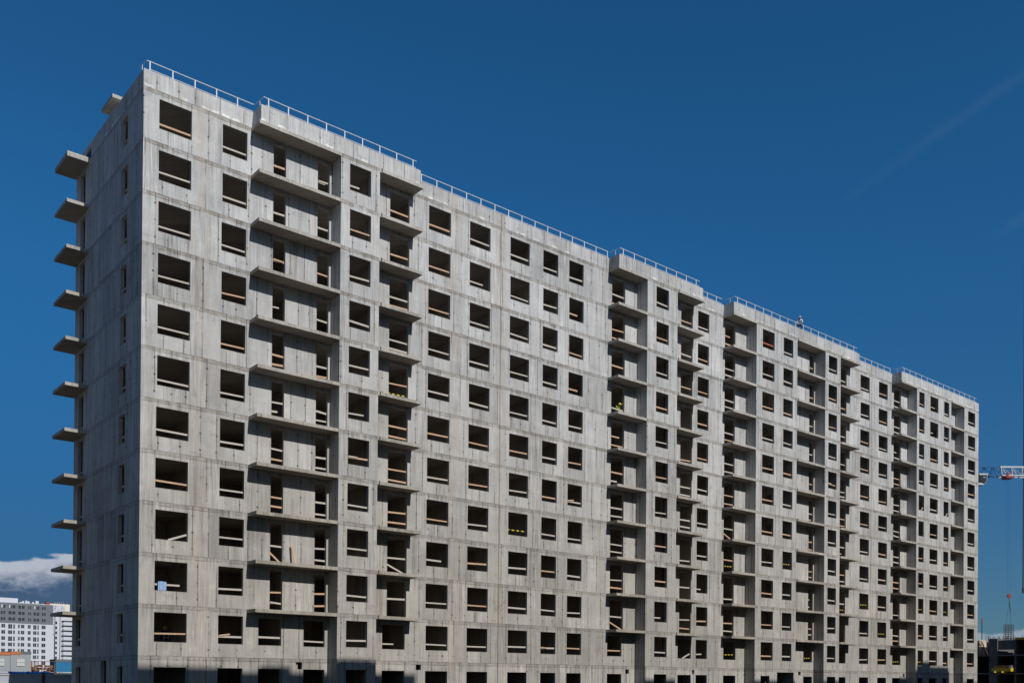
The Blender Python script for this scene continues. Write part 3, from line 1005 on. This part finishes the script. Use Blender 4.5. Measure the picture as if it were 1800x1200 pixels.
# --- balcony block behind it
f2 = Face(560, 95, 85)
b2 = thing('apartment_block', 'white apartment block with stacked long balconies, beside the corner of the concrete building', 'building', None, f2.o)
zr2 = f2.z_(1081, 110)
fin(f2.box(MB(), f2.s_(96.2), f2.s_(104), 0, zr2, 0, 14), 'wall', M['render_white'], b2)
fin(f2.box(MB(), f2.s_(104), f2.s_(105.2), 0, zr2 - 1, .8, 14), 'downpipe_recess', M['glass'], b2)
fin(f2.box(MB(), f2.s_(105.2), f2.s_(107), 0, zr2, 0, 14), 'wall', M['render_white'], b2)
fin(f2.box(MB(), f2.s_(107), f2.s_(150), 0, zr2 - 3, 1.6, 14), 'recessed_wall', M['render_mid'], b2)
fin(f2.box(MB(), f2.s_(107), f2.s_(150), zr2 - 3, zr2, 0, 14), 'wall', M['render_white'], b2)
for j in range(13):
    zt = f2.z_(1092.5 + 8.72 * j, 115)
    if zt < .5: break
    fin(f2.box(MB(), f2.s_(110.8), f2.s_(150), max(0, zt - 1.75), zt, 0, .15), 'balcony', M['render_white'], b2)
    sl_ = MB(); f2.box(sl_, f2.s_(107), f2.s_(150), max(0, zt - 2.0), max(.1, zt - 1.76), .0, 1.59)
    fin(sl_, 'balcony_floor', M['render_mid'], b2)
    fin(f2.box(MB(), f2.s_(96.4), f2.s_(99.5), zt - 1.5, zt + .1, -.08, -.01), 'window', M['glass'], b2)
fin(f2.box(MB(), f2.s_(94.8), f2.s_(96.2), 0, zr2 - 1.5, 1.2, 14), 'recessed_wall', M['pattern_dark'], b2)  # dark strip, its colour painting the shadow in the joint between blocks

# --- cream tower
f3 = Face(700, 88, 85)
b3 = thing('apartment_tower', 'distant cream tower with speckled black and white upper wall, above the lowest left balcony', 'building', None, f3.o)
zr3 = f3.z_(1061, 105)
fin(f3.box(MB(), f3.s_(86), f3.s_(121.5), 0, zr3, 0, 16), 'wall', M['cream'], b3)
fin(f3.box(MB(), f3.s_(86), f3.s_(114), f3.z_(1078, 100), zr3 - .8, -.25, -.01), 'patterned_panel', M['render_white'], b3)
mb = MB()
for j in range(70):
    u = rr_.uniform(91, 112); v = rr_.uniform(1063, 1076)
    if 102 < u < 104.5: continue
    w, h = rr_.uniform(.5, 1.6), rr_.uniform(.3, .9)
    f3.box(mb, f3.s_(u), f3.s_(u + w), f3.z_(v + h, 100), f3.z_(v, 100), -.27 - .0002 * j, -.2505)
fin(mb, 'dark_pattern', M['pattern_dark'], b3)
mb = MB()
for u in (97, 101, 104.5, 108, 112, 119):
    f3.box(mb, f3.s_(u), f3.s_(u + .5), zr3, zr3 + rr_.uniform(.7, 1.8), 2, 3)
fin(mb, 'roof_vent', M['render_mid'], b3)

# --- stacked site cabins
f4 = Face(124, 0, 87)
def cabin(u0, u1, z0, z1, label, mat, nwin, orange=None, name='site_cabin', darktop=True):
    root = thing(name, label, 'site cabin' if name == 'site_cabin' else 'container', None, f4.o + f4.r * f4.s_(u0) + ZUP * z0)
    a, b = f4.s_(u0), f4.s_(u1)
    fin(f4.box(MB(), a, b, z0, z1 - .35, 0, 2.4), 'body', mat, root)
    fin(f4.box(MB(), a - .03, b + .03, z1 - .35, z1, -.04, 2.44), 'roof', M['cabin_dark'], root)
    if orange:
        fin(f4.box(MB(), f4.s_(orange[0]), f4.s_(orange[1]), z1 - .42, z1 - .02, -.07, -.041), 'trim_board', M['orange'], root)
    mb = MB()
    n = int((b - a) / .35)
    for i in range(n):
        x = a + (b - a) * (i + .5) / n
        f4.box(mb, x, x + .06, z0 + .05, z1 - .4, -.022, -.002)
    fin(mb, 'panel_rib', mat, root)
    for (p_, q_) in nwin:
        w = fin(f4.box(MB(), f4.s_(p_), f4.s_(q_), z0 + .75, z0 + 1.8, -.05, -.024), 'window', M['cabin_win'], root)
        mb = MB()
        for i in range(5):
            x = f4.s_(p_) + (f4.s_(q_) - f4.s_(p_)) * i / 4
            f4.box(mb, x - .012, x + .012, z0 + .75, z0 + 1.8, -.075, -.052)
        for i in range(3):
            f4.box(mb, f4.s_(p_), f4.s_(q_), z0 + .76 + i * .5, z0 + .785 + i * .5, -.095, -.078)
        mb.v = [(v[0] - root.location.x, v[1] - root.location.y, v[2] - root.location.z) for v in mb.v]
        mb.build('window_grille', M['frame_grey'], w)
    return root
zc0, zc1 = 2.74, 5.32
cabin(-50, 17.6, zc0, zc1, 'grey site cabin with an orange stripe under its roof, upper tier at the far left', M['cabin'], [(-30, -18), (-3, 7.5)], (-50, 17.4))
cabin(18.2, 54, zc0, zc1 + .1, 'grey site cabin with a barred pale window, upper tier right of the orange-striped one', M['cabin'], [(29, 43)], (18.4, 35.5))
cabin(-50, 17.6, 0.05, zc0 - .1, 'grey site cabin under the orange-striped one, mostly behind the fence', M['cabin'], [])
cabin(18.2, 54, 0.05, zc0 - .1, 'grey site cabin under the one with the barred window, mostly behind the fence', M['cabin'], [])
# blue container on a lower one
cabin(97.6, 132, zc0 + .05, f4.z_(1158, 110) , 'bright blue container beside the left end of the concrete building', M['blue_box'], [], None, 'container')
mb = MB(); f4.box(mb, f4.s_(97.6), f4.s_(132), .05, zc0 - .05, .2, 2.4); 
tag(mb.build('container', M['cabin_dark']), 'dark container carrying the bright blue one', 'container')
# scaffold with timber between
root = thing('timber_rack', 'brown timber rack with dark boards between the grey cabins and the blue container', 'rack', None, f4.o + f4.r * f4.s_(54))
for (u, w_) in ((55, 1.6), (62, .9), (74.5, .8), (80, .9), (96.5, 1.1)):
    fin(f4.box(MB(), f4.s_(u), f4.s_(u + w_), 0, f4.z_(1160.5, 75), .3, .45), 'upright', M['orange'] if u == 55 else M['brown'], root)
for v in (1161, 1171, 1175.5, 1180):
    fin(f4.box(MB(), f4.s_(55), f4.s_(97), f4.z_(v + .9, 75), f4.z_(v, 75), .2, .29), 'shelf', M['brown'], root)
mb = MB()
for j in range(34):
    u = rr_.uniform(57, 92); v = rr_.choice((1171, 1175.5, 1180)); h = rr_.uniform(1.5, 4.2)
    f4.box(mb, f4.s_(u), f4.s_(u + rr_.uniform(1.0, 4)), f4.z_(v, 75), f4.z_(v - h, 75), .46 + j * .02, 1.3 + j * .02)
fin(mb, 'stacked_boards', M['brown'], root)
f4.box(mb := MB(), f4.s_(64), f4.s_(74), f4.z_(1179, 70), f4.z_(1162, 70), 1.9, 2.3); fin(mb, 'back_panel', M['render_mid'], root)
# blue tarpaulins on a low heap behind the fence
f5 = Face(90, 0, 90)
for i, (a, b) in enumerate(((21, 47), (51, 91))):
    mb = MB()
    n = 14
    for j in range(n):
        u0_, u1_ = a + (b - a) * j / n, a + (b - a) * (j + 1) / n
        h0 = f5.z_(1180.6 + 1.2 * abs(math.sin(j * 1.1 + i)) , (a + b) / 2)
        h1 = f5.z_(1180.6 + 1.2 * abs(math.sin((j + 1) * 1.1 + i)), (a + b) / 2)
        A, B = f5.o + f5.r * f5.s_(u0_), f5.o + f5.r * f5.s_(u1_)
        mb.quad(A, B, B + ZUP * h1, A + ZUP * h0)
        mb.quad(A + ZUP * h0, B + ZUP * h1, B + f5.f * 1.5 + ZUP * (h1 + .1), A + f5.f * 1.5 + ZUP * (h0 + .1))
        mb.quad(A + f5.f * 1.5 + ZUP * (h0 + .1), B + f5.f * 1.5 + ZUP * (h1 + .1), B + f5.f * 1.5, A + f5.f * 1.5)
    tag(mb.build('tarpaulin', M['blue_tarp']), ['blue tarpaulin over a low heap left of the brown fence post', 'longer blue tarpaulin over a low heap right of the brown fence post'][i], 'tarpaulin', 'blue tarpaulins behind the fence')
# precast fence
fy = 21.0
root = thing('precast_fence', 'low precast concrete fence with brown posts crossing behind the left end of the building', 'fence', None, (-30, fy, 0))
for i in range(12):
    x = -30 + i * 3.05 - (-30)
    mb = MB()
    mb.box(x, x + 2.9, 0, .12, 0, 2.36)
    mb.box(x, x + 2.9, -.10, -.001, 1.62, 1.72)
    mb.box(x, x + 2.9, -.06, -.001, 2.28, 2.40)
    mb.build('panel', M['fence'], root)
    MB().box(x + 2.901, x + 3.049, -.12, .14, 0, 2.52).build('post', M['post_brown'], root)

# --- half-built block on the right; local frame on the plane x = HX
HX = 137.0
def hy(u):
    d = FWD + RGT * ((u - 900) / F)
    t_ = (HX - CAM.x) / d.x
    return CAM.y + d.y * t_
def hz_(v, u=1760):
    d = FWD + RGT * ((u - 900) / F) + UP * ((V0 - v) / F)
    t_ = (HX - CAM.x) / d.x
    return CAM.z + d.z * t_
hb = thing('half_built_block', 'dark half-built concrete block with reinforcement bars on top, right of the long building', 'building', None, (HX, hy(1760), 0))
def hfin(mb, name, mat, parent=hb):
    mb.v = [(v[0] - hb.location.x, v[1] - hb.location.y, v[2]) for v in mb.v]
    return mb.build(name, mat, parent)
def hbox(u0, u1, v0, v1, d0=0.0, d1=12.0):
    """pixel box on the face plane, u0<u1, v0<v1 (v down)"""
    return MB().box(HX + d0, HX + d1, hy(u1), hy(u0), max(0, hz_(v1)), hz_(v0))
def hb2(u0, u1, z0, z1, d0, d1):
    return MB().box(HX + d0, HX + d1, hy(u1), hy(u0), z0, z1)
zf1, zf2 = hz_(1184), hz_(1152)
for z in (zf1, zf2):
    hfin(hb2(1700, 1860, z - .02, z + .20, -.1, 12), 'floor_slab', M['half'])
hfin(hb2(1700, 1860, 0, hz_(1125), 8, 8.3), 'rear_wall', M['inside'])
for (a, b, v) in ((1738.5, 1753, 1121.5), (1783, 1785.5, 1124), (1816, 1830, 1124), (1700, 1712, 1124)):
    hfin(hb2(a, b, 0, hz_(v), 0, 6), 'cross_wall', M['half'])
hfin(hb2(1754, 1783, hz_(1141), hz_(1124.5), .3, .5), 'upper_panel', M['half'])
hfin(hb2(1786, 1860, hz_(1141), hz_(1124.5), 3.3, 3.5), 'upper_panel', M['half'])
hfin(hb2(1700, 1738, hz_(1150), hz_(1126), 3.5, 3.7), 'upper_panel', M['inside'])
mb = MB().box(HX + .3, HX + 2.8, hy(1719) - .05, hy(1719) + .05, hz_(1150), hz_(1123)); hfin(mb, 'beige_panel', M['beige_panel'])
mb = MB().box(HX + .4, HX + 1.4, hy(1734) - .05, hy(1734) + .05, hz_(1147), hz_(1131)); hfin(mb, 'beige_panel', M['beige_panel'])
# inclined red lattice ladder
rl = MB()
P_ = lambda u, v, d=0: Vector((HX + d, hy(u), hz_(v, u)))
for off in (0, 6.0):
    rl.beam(P_(1718.5 + off, 1125.5, .1), P_(1731.5 + off, 1150, -.3), .09)
for j in range(9):
    t1 = j / 9; t2 = (j + 1) / 9
    A = P_(1718.5 + 13 * t1, 1125.5 + 24.5 * t1, .1 - .4 * t1); B = P_(1724.5 + 13 * t2, 1125.5 + 24.5 * t2, .1 - .4 * t2)
    C_ = P_(1724.5 + 13 * t1, 1125.5 + 24.5 * t1, .1 - .4 * t1)
    rl.beam(A, B, .05); rl.beam(A, C_, .05)
tag(rl.build('lattice_ladder', M['post_brown']), 'red brown lattice ladder leaning on the half-built block beside the corner', 'ladder')
# reinforcement bars
mb = MB()
r = random.Random(21)
for j in range(95):
    u = r.uniform(1722, 1768) if j < 62 else r.uniform(1786, 1850)
    h = r.uniform(5, 11)
    d = r.uniform(.2, 5)
    b_ = Vector((HX + d, hy(u), hz_(1126)))
    mb.tube(b_, b_ + Vector((r.uniform(-.06, .06), r.uniform(-.06, .06), h * .092)), .026, 5)
hfin(mb, 'reinforcement_bars', M['cage'])
# red-topped pole
mb = MB(); p0 = P_(1719.6, 1123, 1.2)
mb.tube(p0, p0 + Vector((0, 0, 2.6)), .07, 8)
mb.cur = 1
mb.tube(p0 + Vector((0, 0, 2.6)), p0 + Vector((0, 0, 3.5)), .085, 8)
tag(mb.build('marker_pole', [M['dark_steel'], M['crane_red']]), 'thin grey pole with red top beside the corner of the long building', 'pole')
# formwork platform
fp = thing('formwork_platform', 'yellow formwork platform jutting from the lower storey of the half-built block', 'platform', None, (HX, hy(1766), zf1))
def ffin(mb, name, mat):
    mb.v = [(v[0] - fp.location.x, v[1] - fp.location.y, v[2] - fp.location.z) for v in mb.v]
    return mb.build(name, mat, fp)
ffin(MB().box(HX - .9, HX + 1.5, hy(1781.5), hy(1751), zf1 + .95, zf1 + 1.35), 'timber_panel', M['brown'])
ffin(MB().box(HX - 1.2, HX + 1.5, hy(1782.5), hy(1748.5), zf1 + .42, zf1 + .94), 'deck', M['formwork_yellow'])
for u in (1756, 1769):
    ffin(MB().box(HX - 1.8, HX + 1.5, hy(u + 1.2), hy(u - .8), zf1 + .21, zf1 + .415), 'beam', M['formwork_yellow'])
    ffin(MB().box(HX - 1.82, HX - 1.801, hy(u + 1.2), hy(u - .8), zf1 + .21, zf1 + .60), 'beam_end', M['cabin_win'])
ffin(MB().box(HX - 1.0, HX - .92, hy(1783), hy(1778), zf1 + .6, zf1 + 1.4), 'clamp', M['render_mid'])
fb = MB().box(HX - .3, HX + 4, hy(1850), hy(1785.5), hz_(1124.0), hz_(1120.5))
tag(fb.build('formwork_beam', M['formwork_yellow']), 'yellow formwork beam on top of the half-built block at the right edge', 'beam')

# --- tower crane
CD = 170.0
cr = thing('tower_crane', 'tower crane with blue and white lattice jib reaching right from behind the building', 'crane')
J = lambda u, v, back=0.0: at(u, v, CD) + FH * back
zt_, zb_ = J(1760, 818.5).z, J(1760, 835).z
def JP(u, top, back=0.0):
    q = at(u, 820, CD) + FH * back
    return Vector((q.x, q.y, zt_ if top else zb_))
def jib(u0, u1, n, mat, name, w):
    mb = MB()
    mb.beam(JP(u0, 1, .8), JP(u1, 1, .8), w * 1.3)
    for bk in (0, 1.6):
        mb.beam(JP(u0, 0, bk), JP(u1, 0, bk), w)
    for j in range(n):
        a = u0 + (u1 - u0) * j / n; b = u0 + (u1 - u0) * (j + 1) / n; m_ = (a + b) / 2
        for bk in (0, 1.6):
            mb.beam(JP(a, 0, bk), JP(a + 2, 1, .8), w * .5)
            mb.beam(JP(a + 2, 1, .8), JP(b, 0, bk), w * .5)
        mb.beam(JP(a, 0, 0), JP(a, 0, 1.6), w * .5)
    return mb.build(name, mat, cr)
jib(1700, 1761.5, 4, M['crane_blue'], 'jib', .17)
jib(1762, 1890, 7, M['crane_white'], 'jib', .2)
tr = MB()
c0 = JP(1775.5, 0, .8)
tr.obox(c0 - RH * .65 - FH * .9 + ZUP * (-.45), RH * 1.3, FH * 1.8, ZUP * .42)
tr.obox(c0 - RH * .2 - FH * .3 + ZUP * (-.02), RH * 1.0, FH * .5, ZUP * .55)
tr.tube(c0 - RH * .5 - FH * .95, c0 - RH * .5 + FH * .95, .22, 10)
tr.build('trolley', M['crane_red'], cr)
hk = at(1778, 1046, CD) + FH * .8
mb = MB()
for o_ in (-.28, .28):
    mb.tube(c0 + RH * o_ - ZUP * .4, hk + RH * o_ * .9 + ZUP * .3, .006, 5)
    mb.tube(c0 + RH * o_ * .6 - ZUP * .4 + FH * .2, hk + RH * o_ * .5 + ZUP * .3 + FH * .1, .005, 5)
mb.build('hoist_cable', M['dark_steel'], cr)
mb = MB()
mb.tube(hk - FH * .12, hk + FH * .12, .36, 14)
mb.tube(hk - FH * .16, hk + FH * .16, .12, 10)
mb.tube(hk - ZUP * .3, hk - ZUP * .95, .07, 8)
mb.build('hook_block', M['crane_red'], cr)
# cab
cb = MB()
q0 = at(1718, 833, CD) - FH * 1.0
def cp(u, v, d): return at(u, v, CD) + FH * d
cb.obox(cp(1716, 836.8, -1.2), RH * 1.5, FH * 1.6, ZUP * .28)
cabn = cb.build('cab', M['crane_white'], cr)
mb = MB()
A = [cp(1716, 838, -1.1), cp(1729.8, 838, -1.1), cp(1728.8, 847, -1.1), cp(1725, 852.5, -1.0), cp(1716, 847, -1.0)]
Bk = [p_ + FH * 1.3 for p_ in A]
mb.quad(*A[::-1]); mb.quad(*Bk)
for j in range(5): mb.quad(A[j], A[(j + 1) % 5], Bk[(j + 1) % 5], Bk[j])
mb.build('glazing', M['glass'], cabn)
mb = MB()
mb.beam(cp(1729.8, 838, -1.12), cp(1728.8, 847, -1.12), .06); mb.beam(cp(1728.8, 847, -1.12), cp(1725, 852.5, -1.02), .06)
mb.obox(cp(1714, 853.5, -1.0), RH * 1.15, FH * 1.3, ZUP * .35)
mb.obox(cp(1722.5, 841.5, -1.16), RH * .5, FH * .03, ZUP * .10)
mb.build('frame', M['crane_white'], cabn)
mb = MB()
m0 = at(1704, 900, CD) + FH * .8
for a in (-.9, .9):
    for b_ in (-.9, .9):
        q = Vector((m0.x, m0.y, 0)) + RH * a + FH * b_
        mb.beam(q, q + ZUP * (zt_ + 1), .14)
for j in range(20):
    z = zt_ * j / 20
    for a in (-.9, .9):
        q = Vector((m0.x, m0.y, z)) + RH * a
        mb.beam(q - FH * .9, q + FH * .9 + ZUP * (zt_ / 20), .07)
        q = Vector((m0.x, m0.y, z)) + FH * a
        mb.beam(q - RH * .9, q + RH * .9 + ZUP * (zt_ / 20), .07)
mb.build('mast', M['crane_blue'], cr)
# the hanging load
lo = thing('reinforcement_cage', 'rusty reinforcement cage hanging from the crane hook above the half-built block', 'load')
mb = MB()
cw, chh = 1.42, 3.4
topc = at(1777, 1097, CD) + FH * .8
for lay in (-.25, .25):
    for j in range(6):
        x = -cw / 2 + cw * j / 5
        mb.tube(topc + RH * x + FH * lay - ZUP * chh, topc + RH * (x + .02) + FH * lay + ZUP * random.uniform(-.03, .08), .045, 5)
    for j in range(11):
        z = -chh * j / 10
        mb.tube(topc - RH * cw / 2 + FH * lay + ZUP * z, topc + RH * cw / 2 + FH * lay + ZUP * (z + .02), .04, 5)
mb.build('bar_grid', M['cage'], lo)
mb = MB()
sp = at(1779.5, 1066, CD) + FH * .8
mb.tube(hk - ZUP * .9, sp, .06, 6); mb.tube(hk - ZUP * .9 + RH * .05, at(1780.8, 1073, CD) + FH * .8, .05, 6)
mb.cur = 1
mb.tube(hk - ZUP * 1.0, topc - RH * .45, .022, 5)
mb.tube(hk - ZUP * 1.0, topc + RH * .45, .022, 5)
mb.build('sling', [M['strap'], M['dark_steel']], lo)
# cable of a nearer crane at the right edge
e0 = at(1798.4, 1033, 190); e1 = Vector((e0.x, e0.y, 150))
mb = MB(); mb.tube(e0, e1, .12, 6); mb.tube(e0 - ZUP * 1.0, e0, .2, 8)
tag(mb.build('crane_cable', M['dark_steel']), 'long dark hoist cable hanging at the right edge of the picture', 'cable')

# --- tall block behind the camera: seen only through its shadow on the foot of the facade
sb = thing('rear_block', 'tall grey block behind the viewer, its stepped roof shadowing the foot of the facade', 'building', None, (45, -66, 0))
SY = -58.0
dpx = .052 * 58
rise = .72 * 58 + Z0
def sbx(a, b, z, y0=SY - 8, y1=SY):
    """top edge at y1 throws its shadow to facade height z between x a..b"""
    mb = MB().box(a + dpx - 45, b + dpx - 45, y0 + 66, y1 + 66, rise - 1.8 - .001, rise + z)
    return mb
body = MB().box(-14 - 45, 125 - 45, SY - 14 + 66, SY + 66, 0, rise - 1.8)
body.build('wall', M['half'], sb)
for a, b, z in ((-14, 4.6, -.56), (4.61, 18, -.82), (80.6, 89.6, -.58)):
    sbx(a, b, z, SY - 1, SY).build('parapet', M['half'], sb)
for a, b, z in ((7.03, 9.07, .28), (11.7, 13.85, -.02), (82.3, 83.3, .78), (83.31, 85.2, 1.14), (85.21, 89.4, .62)):
    sbx(a, b, z, SY - 5.5, SY - 1.01).build('roof_box', M['half'], sb)
mb = MB()
for k in range(13):
    for j in range(40):
        x = -11 + j * 3.3
        mb.box(x - 45, x + 1.5 - 45, SY + 66 + .002, SY + 66 + .03, 1.2 + k * 2.9, 2.7 + k * 2.9)
mb.build('window', M['glass'], sb)['kind'] = 'stuff'
